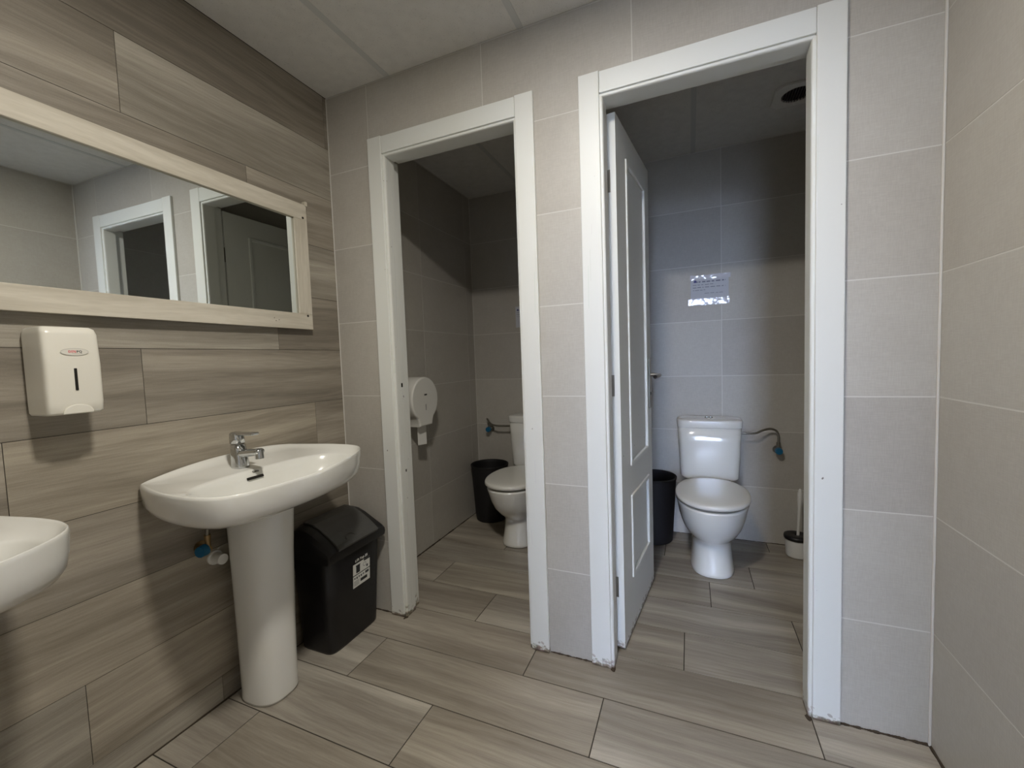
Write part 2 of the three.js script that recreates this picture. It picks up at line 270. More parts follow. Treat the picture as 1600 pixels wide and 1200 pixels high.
// ------------------------------------------------------------------ doors
function jambLeg(xi, s, mat, name, parent) {   // s = +1: left leg (face looks to +x)
  const P = (x, z) => [xi + s * x, -z], sh = new THREE.Shape();
  sh.moveTo(...P(-0.020, 0.006)); sh.lineTo(...P(0.004, 0.006)); sh.quadraticCurveTo(...P(0.011, 0.006), ...P(0.011, -0.005)); sh.lineTo(...P(0.011, -0.056)); sh.lineTo(...P(-0.003, -0.056)); sh.lineTo(...P(-0.003, -WT - 0.002)); sh.lineTo(...P(-0.020, -WT - 0.002)); sh.closePath();
  let g = new THREE.ExtrudeGeometry(sh, { depth: DH - 0.001, bevelEnabled: false, curveSegments: 6 }); g.rotateX(-Math.PI / 2); g.translate(0, 0.001, 0);
  return mesh(name, uvWorn(g), mat, parent);
}
const uvWorn = (g) => { g = g.index ? g.toNonIndexed() : g; const p = g.attributes.position, a = new Float32Array(p.count * 2); for (let i = 0; i < p.count; i++) { a[2 * i] = (p.getX(i) + p.getZ(i)) / 0.2; a[2 * i + 1] = p.getY(i) / 2.12; } g.setAttribute('uv', new THREE.BufferAttribute(a, 2)); return g; };
function doorway(n, d, label, matL, matR) {
  const g = struct('door_' + n, label, 'door'), zf = 0.014;
  mesh('casing', uvWorn(rbox(d.i0 - CW, d.i0, 0.001, DH + CW + 0.003, 0.0, zf, 0.003)), M.worn, g);
  mesh('casing', uvWorn(rbox(d.i1, d.i1 + CW, 0.001, DH + CW + 0.003, 0.0, zf, 0.003)), M.worn, g);
  mesh('head_casing', rbox(d.i0 + 0.0006, d.i1 - 0.0006, DH, DH + CW, 0.0, zf - 0.0006, 0.003), M.lacquer, g);
  jambLeg(d.i0, 1, matL, 'jamb', g); jambLeg(d.i1, -1, matR, 'jamb', g);
  const sh = new THREE.Shape(), P = (y, z) => [-z, DH - y];
  sh.moveTo(...P(-0.020, 0.006)); sh.lineTo(...P(0.004, 0.006)); sh.quadraticCurveTo(...P(0.011, 0.006), ...P(0.011, -0.005)); sh.lineTo(...P(0.011, -0.056)); sh.lineTo(...P(-0.003, -0.056)); sh.lineTo(...P(-0.003, -WT - 0.002)); sh.lineTo(...P(-0.020, -WT - 0.002)); sh.closePath();
  const hg = new THREE.ExtrudeGeometry(sh, { depth: d.i1 - d.i0 - 0.002, bevelEnabled: false, curveSegments: 6 }); hg.rotateY(Math.PI / 2); hg.translate(d.i0 + 0.001, 0, 0);
  mesh('head_jamb', hg, M.lacquer, g);
  return g;
}
// leaf: local x = along the leaf from the hinge, y up, z = thickness (face looks to +z)
function leafInto(parent, hinge, angle, mirrorFace) {
  const L = 0.575, T = 0.037, Y0 = 0.010, Y1 = 2.018, f = mirrorFace ? -1 : 1;
  const lf = new THREE.Group(); lf.name = 'leaf'; lf.position.set(hinge[0], 0, hinge[1]); lf.rotation.y = angle; parent.add(lf);
  const panels = [[0.145, 0.475, 0.70, 1.90], [0.145, 0.475, 0.235, 0.565]];
  mesh('slab', uvWorn(merge(subtract([0, L, Y0, Y1], panels).map(([a, b, c, d]) => box(a, b, c, d, 0, T)).concat(panels.map(([a, b, c, d]) => box(a, b, c, d, 0.007, T - 0.007))))), M.worn, lf);
  for (const [a, b, c, d] of panels) for (const side of [0, 1]) {
    const z0 = side ? T - 0.007 : -0.006, z1 = side ? T + 0.006 : 0.007, w = 0.02;
    mesh('moulding', merge([rbox(a - 0.008, a + w - 0.008, c - 0.008, d + 0.008, z0, z1, 0.005), rbox(b - w + 0.008, b + 0.008, c - 0.008, d + 0.008, z0, z1, 0.005), rbox(a, b, c - 0.008, c + w - 0.008, z0, z1, 0.005), rbox(a, b, d - w + 0.008, d + 0.008, z0, z1, 0.005)]), M.lacquer, lf);
  }
  for (const side of [0, 1]) {
    const s = side ? 1 : -1, zz = side ? T : 0, x = L - 0.045;
    mesh('handle_plate', rbox(x - 0.02, x + 0.02, 0.885, 1.125, Math.min(zz, zz + s * 0.007), Math.max(zz, zz + s * 0.007), 0.003), M.steel, lf);
    mesh('lever', merge([cyl([x, 1.045, zz], [x, 1.045, zz + s * 0.052], 0.009), tube([[x + 0.002, 1.045, zz + s * 0.048], [x - 0.02, 1.045, zz + s * 0.052], [x - 0.06, 1.043, zz + s * 0.052], [x - 0.115, 1.040, zz + s * 0.05]], 0.0095, 24, 10)]), M.steel, lf);
    mesh('keyhole', cyl([x, 0.955, zz + s * 0.006], [x, 0.955, zz + s * 0.0082], 0.008, 0.008, 16), M.dark, lf);
  }
  for (const y of [0.25, 1.03, 1.78]) mesh('hinge', merge([cyl([-0.004, y - 0.04, f > 0 ? 0 : T], [-0.004, y + 0.04, f > 0 ? 0 : T], 0.006, 0.006, 12), box(-0.001, 0.0, y - 0.04, y + 0.04, 0.003, 0.016)]), M.steel, lf);
  return lf;
}
{
  const d1 = doorway(1, D1, 'white door frame of the left cubicle with its leaf swung inside', M.wornHeavy, M.worn);
  // leaf hinged on the right leg of the frame, seen only in the mirror
  leafInto(d1, [D1.i1 - 0.032 + 0.030, -WT - 0.008], Math.PI / 2 + 0.03, true);
  for (const [y, r] of [[1.045, 0.009], [0.66, 0.006]]) mesh('latch_hole', rbox(D1.i0 + 0.0108, D1.i0 + 0.0116, y - r, y + r, -0.036 - r * 0.6, -0.036 + r * 0.6, 0.0003, 1), M.dark, d1);
  const d2 = doorway(2, D2, 'white door frame of the right cubicle with its leaf open inwards', M.worn, M.worn);
  leafInto(d2, [1.2165, -WT - 0.006], Math.PI / 2 - 0.109, false);
}

// ------------------------------------------------------------------ wash basins
// outline of the rim in plan: x out from the wall, z to the left of the basin's middle
const rimPts = [[0, 0.262], [0.07, 0.283], [0.14, 0.297], [0.215, 0.305], [0.28, 0.305], [0.335, 0.297], [0.385, 0.276], [0.415, 0.235], [0.432, 0.16], [0.437, 0.06], [0.432, -0.04], [0.418, -0.12], [0.395, -0.195], [0.365, -0.25], [0.325, -0.283], [0.26, -0.296], [0.18, -0.29], [0.09, -0.275], [0, -0.258]];
function basinGeometry() {
  const N = 120, cx = 0.2;
  const smooth = new THREE.CatmullRomCurve3(rimPts.map(([x, z]) => new THREE.Vector3(x, 0, z)), false, 'centripetal').getPoints(200).map((p) => [p.x, p.z]);
  smooth.push([0, -0.13], [0, 0], [0, 0.13]);
  const inner = []; { const b = 0.165, hw = 0.262; for (let i = 0; i < 160; i++) { const t = i / 160 * Math.PI * 2; const s = Math.sin(t), c = Math.cos(t), e = 2 / 2.9; inner.push([0.29 + (s > 0 ? 0.128 : 0.125) * Math.sign(s) * Math.abs(s) ** e, 0.008 + hw * Math.sign(c) * Math.abs(c) ** e]); } }
  const hit = (poly, ox, oz, th) => { const dx = Math.cos(th), dz = Math.sin(th); let best = 0; for (let i = 0; i < poly.length; i++) { const [ax, az] = poly[i], [bx, bz] = poly[(i + 1) % poly.length]; const ex = bx - ax, ez = bz - az, den = dx * ez - dz * ex; if (Math.abs(den) < 1e-12) continue; const t = ((ax - ox) * ez - (az - oz) * ex) / den, s = ((ax - ox) * dz - (az - oz) * dx) / den; if (s >= -1e-9 && s <= 1 + 1e-9 && t > best) best = t; } return [ox + dx * best, oz + dz * best]; };
  const ang = []; for (let i = 0; i < N; i++) ang.push(-i / N * Math.PI * 2);
  const out = ang.map((t) => hit(smooth, cx, 0, t)), inn = ang.map((t) => hit(inner, 0.27, 0, t));
  const rimY = ([x, z]) => 0.818 + 0.017 * clamp(-z / 0.29) + 0.030 * clamp(1 - x / 0.05) * Math.max(0, 1 - (z / 0.26) ** 2);
  const low = (s, y, back = 0) => out.map(([x, z]) => [back + (x - back) * s, y, z * s]);
  const rings = [];
  rings.push(low(0.30, 0.640), low(0.42, 0.655), low(0.60, 0.682), low(0.76, 0.702), low(0.88, 0.718), low(0.945, 0.733), low(0.977, 0.753), low(0.992, 0.785));
  rings.push(out.map(([x, z]) => [x, rimY([x, z]) - 0.010, z]));
  const inset = (k, dy, f) => out.map(([x, z], i) => { const [ix, iz] = inn[i], L = Math.hypot(ix - x, iz - z) || 1, q = Math.min(k / L, 0.9); return [x + (ix - x) * q, rimY([x, z]) * (1 - f) + 0.814 * f + dy, z + (iz - z) * q]; });
  rings.push(inset(0.004, -0.002, 0), inset(0.010, 0, 0), inset(0.017, -0.002, 0.1), inset(0.045, -0.001, 0.75));
  rings.push(inn.map(([x, z], i) => { const [ox, oz] = out[i]; return [x + (ox - x) * 0.08, 0.811, z + (oz - z) * 0.08]; }));
  const bowl = (s, y) => inn.map(([x, z]) => [0.285 + (x - 0.285) * s, y, 0.005 + (z - 0.005) * s]);
  rings.push(bowl(0.985, 0.803), bowl(0.95, 0.782), bowl(0.89, 0.752), bowl(0.78, 0.728), bowl(0.6, 0.713), bowl(0.35, 0.705), bowl(0.09, 0.702));
  return loft(rings, true, true);
}
const pedestalGeometry = () => { const ring = (y, hw, xf) => egg(y, 0.0, xf, hw, 2.7, 48, 0, 0.42).map(([x, yy, z]) => [z + 0.028, yy, -x - 0.022]); return loft([ring(0.002, 0.076, 0.164), ring(0.012, 0.078, 0.168), ring(0.03, 0.077, 0.166), ring(0.25, 0.080, 0.172), ring(0.5, 0.086, 0.182), ring(0.64, 0.091, 0.192), ring(0.715, 0.094, 0.20)]); };
const font = await new FontLoader().loadAsync('fonts/droid/droid_sans_bold.typeface.json');
function text(str, size, depth) { const g = new TextGeometry(str, { font, size, depth, curveSegments: 3, bevelEnabled: false }); g.computeBoundingBox(); const b = g.boundingBox; g.translate(-(b.min.x + b.max.x) / 2, -(b.min.y + b.max.y) / 2, 0); return g; }
function washbasin(label) {
  const t = thing('washbasin', label, 'washbasin', [0.001, 0, 0.548], 0, 'pedestal washbasins on the plank wall');
  const b = mesh('basin', basinGeometry(), M.ceramic, t);
  mesh('pedestal', pedestalGeometry(), M.ceramic, t);
  const slot = rbox(-0.028, 0.028, -0.0045, 0.0045, -0.004, 0.0018, 0.002); slot.rotateY(Math.PI / 2); slot.rotateZ(0.5); slot.translate(0.1745, 0.786, 0.026); mesh('overflow_slot', slot, M.dark, b);
  const mk = text('Gala', 0.0075, 0.0004); mk.rotateY(Math.PI / 2); mk.rotateZ(0.9); mk.translate(0.1665, 0.8035, 0.02); mesh('brand_mark', mk, M.screw, b);
  mesh('drain', merge([new THREE.TorusGeometry(0.022, 0.003, 8, 28).rotateX(Math.PI / 2).translate(0.285, 0.705, 0.005), cyl([0.285, 0.700, 0.005], [0.285, 0.7045, 0.005], 0.02)]), M.chrome, b);
  return t;
}
const basin = washbasin('white ceramic pedestal washbasin next to the black bin');
function tap(label) {
  const t = thing('mixer_tap', label, 'tap', [0.105, 0.8135, 0.574], 0, 'single lever basin taps');
  const ring = (y, r0, r1, dx = 0) => egg(y, -r0, r0, r1, 2.6, 28).map(([x, yy, z]) => [x + dx, yy, z]);
  mesh('body', merge([loft([ring(0, 0.0245, 0.0255), ring(0.006, 0.0245, 0.0255), ring(0.03, 0.023, 0.024, -0.001), ring(0.06, 0.021, 0.022, -0.004), ring(0.078, 0.0205, 0.021, -0.006)])]), M.chrome, t);
  const sp = []; for (let i = 0; i <= 6; i++) { const u = i / 6; sp.push(new Array(20).fill(0).map((_, k) => { const a = -k / 20 * Math.PI * 2; return [0.004 + u * 0.098, 0.047 + 0.012 * u + Math.cos(a) * (0.015 - 0.004 * u), Math.sin(a) * (0.0175 - 0.003 * u)]; })); }
  mesh('spout', merge([loft(sp), cyl([0.096, 0.062, 0], [0.097, 0.036, 0], 0.0115, 0.0135)]), M.chrome, t);
  mesh('collar', cyl([-0.006, 0.077, 0], [-0.007, 0.084, 0], 0.019), M.steel, t);
  const lv = loft([ring(0.083, 0.0205, 0.021, -0.007), ring(0.1, 0.020, 0.021, -0.009), ring(0.115, 0.018, 0.02, -0.010), ring(0.119, 0.013, 0.015, -0.010)]);
  const hd = rbox(-0.02, 0.084, -0.0048, 0.0048, -0.013, 0.013, 0.004); hd.rotateZ(0.02); hd.translate(0.002, 0.1145, 0);
  mesh('lever', merge([lv, hd]), M.chrome, t);
  return t;
}
const tap0 = tap('chrome single-lever mixer tap on the basin next to the bin');
function basinValve(label) {
  const t = thing('angle_valve', label, 'valve', [0, 0.56, 0.655]);
  mesh('body', merge([cyl([0, 0, 0], [0.004, 0, 0], 0.022), cyl([0, 0, 0], [0.045, 0, 0], 0.009), cyl([0.038, -0.006, 0], [0.038, 0.04, 0], 0.008), cyl([0.038, 0.03, 0], [0.038, 0.046, 0], 0.0105, 0.0105, 6)]), M.brass, t);
  mesh('knob', merge([cyl([0.036, 0, 0.008], [0.042, 0, 0.03], 0.0195, 0.0175, 10)]), M.blue, t);
  mesh('hose', tube([[0.038, 0.045, 0], [0.038, 0.075, -0.004], [0.040, 0.085, -0.010]], 0.0055, 24, 8), M.steel, t);
  return t;
}
const bv = basinValve('blue-knobbed angle valve under the basin beside the bin');
const trap = mesh('waste_pipe', merge([cyl([0.0, 0, 0], [0.006, 0, 0], 0.024), cyl([0, 0, 0], [0.046, 0, 0], 0.017)]), M.whiteSoft, scene);
trap.position.set(0, 0.508, 0.616); trap.userData = { label: 'white waste pipe from the wall behind the basin pedestal', category: 'pipe' };
// the second basin, mostly out of the picture on the left
const DZ = 0.815;
copyOf(basin, 'white washbasin cut off at the left edge of the picture', [0.001, 0, 0.548 + DZ]);

// ------------------------------------------------------------------ mirror
{
  const z0 = 0.169, z1 = 1.95, y0 = 1.297, y1 = 1.811, b = 0.064, t = 0.020;
  const m = thing('wall_mirror', 'long mirror in a whitewashed wooden frame above the basins', 'mirror', [0.0065, y0, z0], 0.0102);
  const L = z1 - z0, Hh = y1 - y0;     // local: x out of the wall, z along the wall
  mesh('glass', box(0.006, 0.010, b - 0.01, Hh - b + 0.01, b - 0.01, L - b + 0.01), M.mirror, m);
  mesh('backing', box(0.0, 0.0055, 0.01, Hh - 0.01, 0.01, L - 0.01), M.mirrorBack, m);
  const rail = (ya, yb, za, zb, along, ou) => uvm(rbox(0.0105, t, ya, yb, za, zb, 0.0015), along, 1.1, 0.3, ou, ou * 0.7);
  mesh('frame_rail', rail(0, b, 0, L, 'z', 0.13), M.frame, m); mesh('frame_rail', rail(Hh - b, Hh, 0, L, 'z', 0.57), M.frame, m);
  mesh('frame_stile', rail(b, Hh - b, 0, b - 0.002, 'y', 0.31), M.frame, m); mesh('frame_stile', rail(b, Hh - b, L - b + 0.002, L, 'y', 0.83), M.frame, m);
  for (const [y, z] of [[0.056, 0.024], [Hh - 0.056, 0.020], [0.056, L - 0.024], [Hh - 0.056, L - 0.024]]) mesh('screw', cyl([t - 0.001, y, z], [t + 0.0012, y, z], 0.0052, 0.0045, 14), M.screw, m);
  const clip = rbox(0.004, t + 0.004, Hh - 0.004, Hh + 0.014, -0.004, 0.009, 0.002); mesh('hanger', clip, M.frame, m);
  for (const [y, z] of [[0.036, 0.182], [0.030, 0.162], [0.026, 0.175]]) mesh('nail_hole', cyl([t - 0.001, y, z], [t + 0.0003, y, z], 0.0018, 0.0018, 8), M.dark, m);
}

// ------------------------------------------------------------------ soap dispenser
{
  const d = thing('soap_dispenser', 'white plastic wall soap dispenser below the mirror', 'dispenser', [0, 1.046, 0.966]);
  const sec = (y, xf, hw, e = 9) => { const o = []; for (let i = 0; i < 56; i++) { const t = -i / 56 * Math.PI * 2, c = Math.cos(t), s = Math.sin(t), f = (v) => Math.sign(v) * Math.abs(v) ** (2 / e); o.push([xf / 2 + xf / 2 * f(s), y, hw * f(c)]); } return o; };
  mesh('housing', loft([sec(0.004, 0.085, 0.044), sec(0.0, 0.100, 0.049), sec(0.006, 0.109, 0.0528), sec(0.03, 0.112, 0.0535), sec(0.12, 0.113, 0.0535), sec(0.195, 0.107, 0.053), sec(0.208, 0.101, 0.0505), sec(0.2135, 0.090, 0.045), sec(0.215, 0.07, 0.034)].map((r) => r.map(([x, y, z]) => [x, y, z]))), M.whitePlastic, d);
  mesh('level_window', rbox(0.1105, 0.1142, 0.058, 0.112, -0.0028, 0.0028, 0.001), M.dark, d);
  const arc = new THREE.Shape(); arc.absellipse(0, 0, 0.026, 0.018, 0, Math.PI, false); const ag = new THREE.ExtrudeGeometry(arc, { depth: 0.0025, bevelEnabled: true, bevelSize: 0.002, bevelThickness: 0.001, bevelSegments: 2, curveSegments: 20 }); ag.rotateY(Math.PI / 2); ag.translate(0.110, 0.004, 0); mesh('push_tab', ag, M.whitePlastic, d);
  const c = document.createElement('canvas'); c.width = 512; c.height = 180; const g = c.getContext('2d');
  g.fillStyle = '#dcd9cf'; g.fillRect(0, 0, 512, 180); g.strokeStyle = '#b3b1aa'; g.lineWidth = 7; g.beginPath(); g.ellipse(256, 90, 246, 80, 0, 0, 7); g.stroke();
  g.font = 'bold 78px sans-serif'; g.textBaseline = 'middle'; g.fillStyle = '#d5404c'; const w1 = g.measureText('DIN').width, w2 = g.measureText('PQ').width, x = 262 - (w1 + w2) / 2; g.fillText('DIN', x, 86); g.fillStyle = '#23262b'; g.fillText('PQ', x + w1, 86); g.fillStyle = '#8d8b86'; g.fillRect(206, 130, 190, 4);
  const tex = new THREE.CanvasTexture(c); tex.colorSpace = THREE.SRGBColorSpace;
  const sh = new THREE.Shape(); sh.absellipse(0, 0, 0.026, 0.0092, 0, Math.PI * 2, false); const og = new THREE.ExtrudeGeometry(sh, { depth: 0.0004, bevelEnabled: false, curveSegments: 40 }); const p = og.attributes.position, uv = og.attributes.uv; for (let i = 0; i < p.count; i++) uv.setXY(i, p.getX(i) / 0.052 + 0.5, p.getY(i) / 0.0184 + 0.5);
  og.rotateY(Math.PI / 2); og.translate(0.1123, 0.152, -0.002); const badge = mesh('badge', og, std({ map: tex, roughness: 0.35 }), d); badge.userData.label = 'oval badge reading DINPQ';
}

// ------------------------------------------------------------------ swing bin
{
  const t = thing('swing_bin', 'black plastic swing-lid bin between the basin and the doorway', 'bin', [0.004, 0, 0.190], 0.0);
  const rr = (y, x0, x1, hw, e = 7) => egg(y, x0, x1, hw, e, 56).map(([x, yy, z]) => [z, yy, -x]);
  mesh('body', loft([rr(0.004, 0.022, 0.178, 0.127), rr(0.0, 0.016, 0.184, 0.131), rr(0.012, 0.012, 0.190, 0.135), rr(0.2, 0.008, 0.201, 0.144), rr(0.385, 0.003, 0.212, 0.153)]), M.blackPlastic, t);
  const prof = (z, k, sx) => { // cross-section of the hood at lateral position z
    const pts = [[0.0, 0.384], [0.0, 0.44], [0.008, 0.478], [0.03, 0.502], [0.06, 0.512], [0.095, 0.508], [0.13, 0.493], [0.175, 0.466], [0.212, 0.440], [0.226, 0.424], [0.228, 0.405], [0.224, 0.384]];
    return pts.map(([x, y]) => [0.113 + (x - 0.113) * sx, 0.384 + (y - 0.384) * k, z]);
  };
  const hood = loft([prof(-0.161, 0.62, 0.97), prof(-0.158, 0.75, 1.0), prof(-0.145, 0.9, 1.0), prof(-0.105, 1.0, 1.0), prof(0.105, 1.0, 1.0), prof(0.145, 0.9, 1.0), prof(0.158, 0.75, 1.0), prof(0.161, 0.62, 0.97)], true, true, 0.6);
  mesh('hood', hood, M.blackPlastic, t);
  const fl = new THREE.Shape(), up = [[0.048, 0.5135], [0.07, 0.5135], [0.1, 0.509], [0.135, 0.4935], [0.18, 0.467], [0.219, 0.439], [0.231, 0.427]]; fl.moveTo(0.048, 0.505); up.forEach(([x, y]) => fl.lineTo(x, y + 0.0015)); fl.lineTo(0.226, 0.420); fl.lineTo(0.175, 0.456); fl.lineTo(0.1, 0.5); fl.closePath();
  const fg = new THREE.ExtrudeGeometry(fl, { depth: 0.216, bevelEnabled: true, bevelSize: 0.001, bevelThickness: 0.003, bevelSegments: 2 }); fg.translate(0, 0, -0.108); mesh('flap', fg, M.greyAndSheenPlastic, t);  // flap made lighter than the black bin to paint in its gloss reflection
  const gr = new THREE.TorusGeometry(0.024, 0.0018, 8, 24, Math.PI); gr.scale(1, 0.8, 1); const gm = new THREE.Matrix4().makeBasis(new THREE.Vector3(0, 0, -1), new THREE.Vector3(-0.81, 0.586, 0), new THREE.Vector3(0.586, 0.81, 0)); gr.applyMatrix4(gm); gr.translate(0.214, 0.4455, 0.03); mesh('finger_grip', gr, M.greyAndSheenPlastic, t);
  const c = document.createElement('canvas'); c.width = 300; c.height = 320; const g = c.getContext('2d'); g.fillStyle = '#d9dad6'; g.fillRect(0, 0, 300, 320);
  g.fillStyle = '#22252b'; g.fillRect(0, 148, 300, 12); g.fillRect(190, 0, 110, 26); g.fillRect(54, 34, 66, 100); g.fillRect(48, 26, 78, 14); g.strokeStyle = '#5c5f63'; g.lineWidth = 5; g.beginPath(); g.arc(205, 72, 26, 0, 7); g.stroke(); g.fillStyle = '#3b3e44'; g.fillRect(235, 92, 28, 34);
  for (let i = 0; i < 5; i++) { g.fillRect(18 + i * 38, 184, 22, 20 + (i % 2) * 8); } g.fillRect(214, 176, 64, 34); for (let i = 0; i < 4; i++) g.fillRect(14, 236 + i * 18, 90, 5); g.fillStyle = '#16181b'; g.fillRect(128, 238, 120, 42);
  const tex = new THREE.CanvasTexture(c); tex.colorSpace = THREE.SRGBColorSpace;
  const lean = Math.atan2(0.011, 0.185), lg = new THREE.BoxGeometry(0.098, 0.100, 0.0008); const lab = mesh('label', lg, std({ map: tex, roughness: 0.4 }), t); lab.rotation.order = 'ZYX'; lab.rotation.set(0, Math.PI / 2, -lean); lab.position.set(0.2052, 0.270, -0.026);
  lab.userData.label = 'white printed product label';
  const tx = text('Lift Top 25', 0.0105, 0.0006); const tm = mesh('lettering', tx, M.whiteSoft, t); tm.rotation.order = 'ZYX'; tm.rotation.set(0, Math.PI / 2, -lean); tm.position.set(0.2085, 0.331, -0.026); tm.userData.label = 'white lettering reading Lift Top 25';
}

// ------------------------------------------------------------------ toilets
function toilet(label, x) {
  const t = thing('toilet', label, 'toilet', [x, 0, ZB + 0.001], 0, 'close-coupled toilets');
  mesh('bowl', loft([egg(0.001, 0.17, 0.540, 0.102, 2.6), egg(0.006, 0.165, 0.548, 0.108, 2.6), egg(0.02, 0.165, 0.546, 0.1065, 2.6), egg(0.08, 0.16, 0.533, 0.099, 2.5), egg(0.14, 0.155, 0.522, 0.096, 2.4), egg(0.165, 0.15, 0.527, 0.100, 2.3), egg(0.185, 0.14, 0.548, 0.112, 2.2), egg(0.21, 0.12, 0.583, 0.131, 2.2), egg(0.25, 0.07, 0.625, 0.151, 2.2), egg(0.30, 0.03, 0.655, 0.165, 2.25), egg(0.345, 0.01, 0.672, 0.172, 2.3), egg(0.374, 0.005, 0.684, 0.178, 2.3), egg(0.3825, 0.008, 0.681, 0.175, 2.3), egg(0.384, 0.02, 0.672, 0.167, 2.3), egg(0.3842, 0.05, 0.65, 0.145, 2.3)]), M.ceramic, t);
  mesh('seat', loft([egg(0.3840, 0.23, 0.616, 0.118, 2.15), egg(0.388, 0.228, 0.62, 0.121, 2.15), egg(0.3965, 0.228, 0.62, 0.121, 2.15), egg(0.3985, 0.23, 0.616, 0.118, 2.15)]), M.seat, t);
  const zc = 0.44, lid = (y, s) => egg(y, zc - (zc - 0.188) * s, zc + (0.694 - zc) * s, 0.178 * s, 2.15, 56, 0, 0.5);
  mesh('lid', loft([lid(0.3965, 0.95), lid(0.3985, 0.975), lid(0.405, 1.0), lid(0.414, 0.998), lid(0.421, 0.98), lid(0.4255, 0.93), lid(0.428, 0.8), lid(0.430, 0.55), lid(0.4305, 0.25)]), M.seat, t);
  for (const s of [-1, 1]) mesh('hinge', cyl([s * 0.105, 0.405, 0.192], [s * 0.065, 0.405, 0.192], 0.011, 0.011, 14), M.steel, t);
  const cs = (y, hw, zf, e = 5) => egg(y, 0.006, zf, hw, e, 64, 0, 0.3);
  mesh('cistern', loft([cs(0.388, 0.120, 0.15, 4), cs(0.40, 0.150, 0.158), cs(0.412, 0.1585, 0.162), cs(0.50, 0.1635, 0.166), cs(0.62, 0.169, 0.170), cs(0.704, 0.172, 0.172)]), M.ceramic, t);
  mesh('cistern_lid', loft([cs(0.7055, 0.170, 0.172), cs(0.708, 0.1755, 0.178), cs(0.742, 0.1775, 0.180), cs(0.750, 0.175, 0.177), cs(0.754, 0.165, 0.168), cs(0.757, 0.12, 0.135)]), M.ceramic, t);
  const btn = mesh('flush_button', cyl([0, 0.755, 0.088], [0, 0.7595, 0.088], 0.025, 0.024, 28), M.chrome, t);
  mesh('button_half', merge([cyl([-0.010, 0.759, 0.088], [-0.010, 0.762, 0.088], 0.0088, 0.0085, 20), cyl([0.010, 0.759, 0.088], [0.010, 0.762, 0.088], 0.0088, 0.0085, 20)]), M.chrome, btn);
  return t;
}
const toilet2 = toilet('white toilet with closed lid in the right cubicle, wholly in view', 1.593);
copyOf(toilet2, 'white toilet half hidden by the door frame of the left cubicle', [0.493, 0, ZB + 0.001]);

function supplyValve(label, pos, hosePts) {
  const t = thing('supply_valve', label, 'valve', pos);
  mesh('body', merge([cyl([0, 0, 0], [0, 0, 0.005], 0.024), cyl([0, 0, 0], [0, 0, 0.05], 0.009), cyl([0, -0.004, 0.036], [0, 0.036, 0.036], 0.0085), cyl([0, 0.03, 0.036], [0, 0.048, 0.036], 0.011, 0.011, 6)]), M.steel, t);
  mesh('knob', merge([cyl([0, 0, 0.046], [0, 0, 0.066], 0.021, 0.0185, 10)]), M.blue, t);
  mesh('hose', tube(hosePts, 0.0062, 60, 10), M.steel, t);
  return t;
}
supplyValve('blue-knobbed supply valve with curved hose right of the fully visible toilet', [1.957, 0.566, ZB], [[0, 0.046, 0.036], [0, 0.085, 0.037], [-0.012, 0.115, 0.042], [-0.045, 0.128, 0.055], [-0.085, 0.120, 0.075], [-0.12, 0.106, 0.09], [-0.16, 0.104, 0.095], [-0.193, 0.106, 0.095]]);
supplyValve('blue-knobbed supply valve left of the half hidden toilet', [0.117, 0.632, ZB], [[0, 0.046, 0.036], [-0.004, 0.066, 0.04], [-0.012, 0.077, 0.045], [0.002, 0.066, 0.056], [0.03, 0.046, 0.072], [0.08, 0.036, 0.088], [0.14, 0.036, 0.09], [0.206, 0.038, 0.09]]);

// ------------------------------------------------------------------ round bins
function roundBin(label, x, z) {
  const t = thing('waste_bin', label, 'bin', [x, 0, z], 0, 'open round black bins');
  const pts = [[0.0, 0.002], [0.100, 0.002], [0.106, 0.008], [0.112, 0.06], [0.131, 0.386], [0.1345, 0.388], [0.1355, 0.398], [0.133, 0.402], [0.1285, 0.400], [0.127, 0.38], [0.108, 0.06], [0.103, 0.012], [0.0, 0.010]].map(([r, y]) => new THREE.Vector2(r, y));
  mesh('bucket', new THREE.LatheGeometry(pts, 56), M.blackMatt, t); 
  mesh('rim_band', new THREE.TorusGeometry(0.1335, 0.003, 8, 56).rotateX(Math.PI / 2).translate(0, 0.398, 0), M.blackPlastic, t);
  return t;
}
roundBin('round black bin behind the half hidden toilet, left cubicle', 0.158, -1.190);
roundBin('round black bin partly covered by the open door leaf', 1.279, -1.190);

// ------------------------------------------------------------------ toilet brush
{
  const t = thing('toilet_brush', 'white toilet brush in a pot with black rim, right of the toilet', 'toilet brush', [2.030, 0, -1.195]);
  const P = (l) => new THREE.LatheGeometry(l.map(([r, y]) => new THREE.Vector2(r, y)), 40);
  mesh('pot', P([[0, 0.002], [0.048, 0.002], [0.053, 0.008], [0.0585, 0.105], [0.0555, 0.105], [0.05, 0.012], [0, 0.010]]), M.whiteSoft, t);
  mesh('rim', P([[0.056, 0.098], [0.0625, 0.100], [0.064, 0.110], [0.0625, 0.120], [0.05, 0.124], [0.012, 0.122], [0.012, 0.112], [0.05, 0.110], [0.056, 0.098]]), M.blackPlastic, t);
  const h = P([[0.0, 0.10], [0.0075, 0.10], [0.0065, 0.20], [0.0075, 0.27], [0.0115, 0.32], [0.0115, 0.355], [0.006, 0.378], [0, 0.381]]); h.rotateZ(-0.035); mesh('handle', h, M.whiteSoft, t);
}

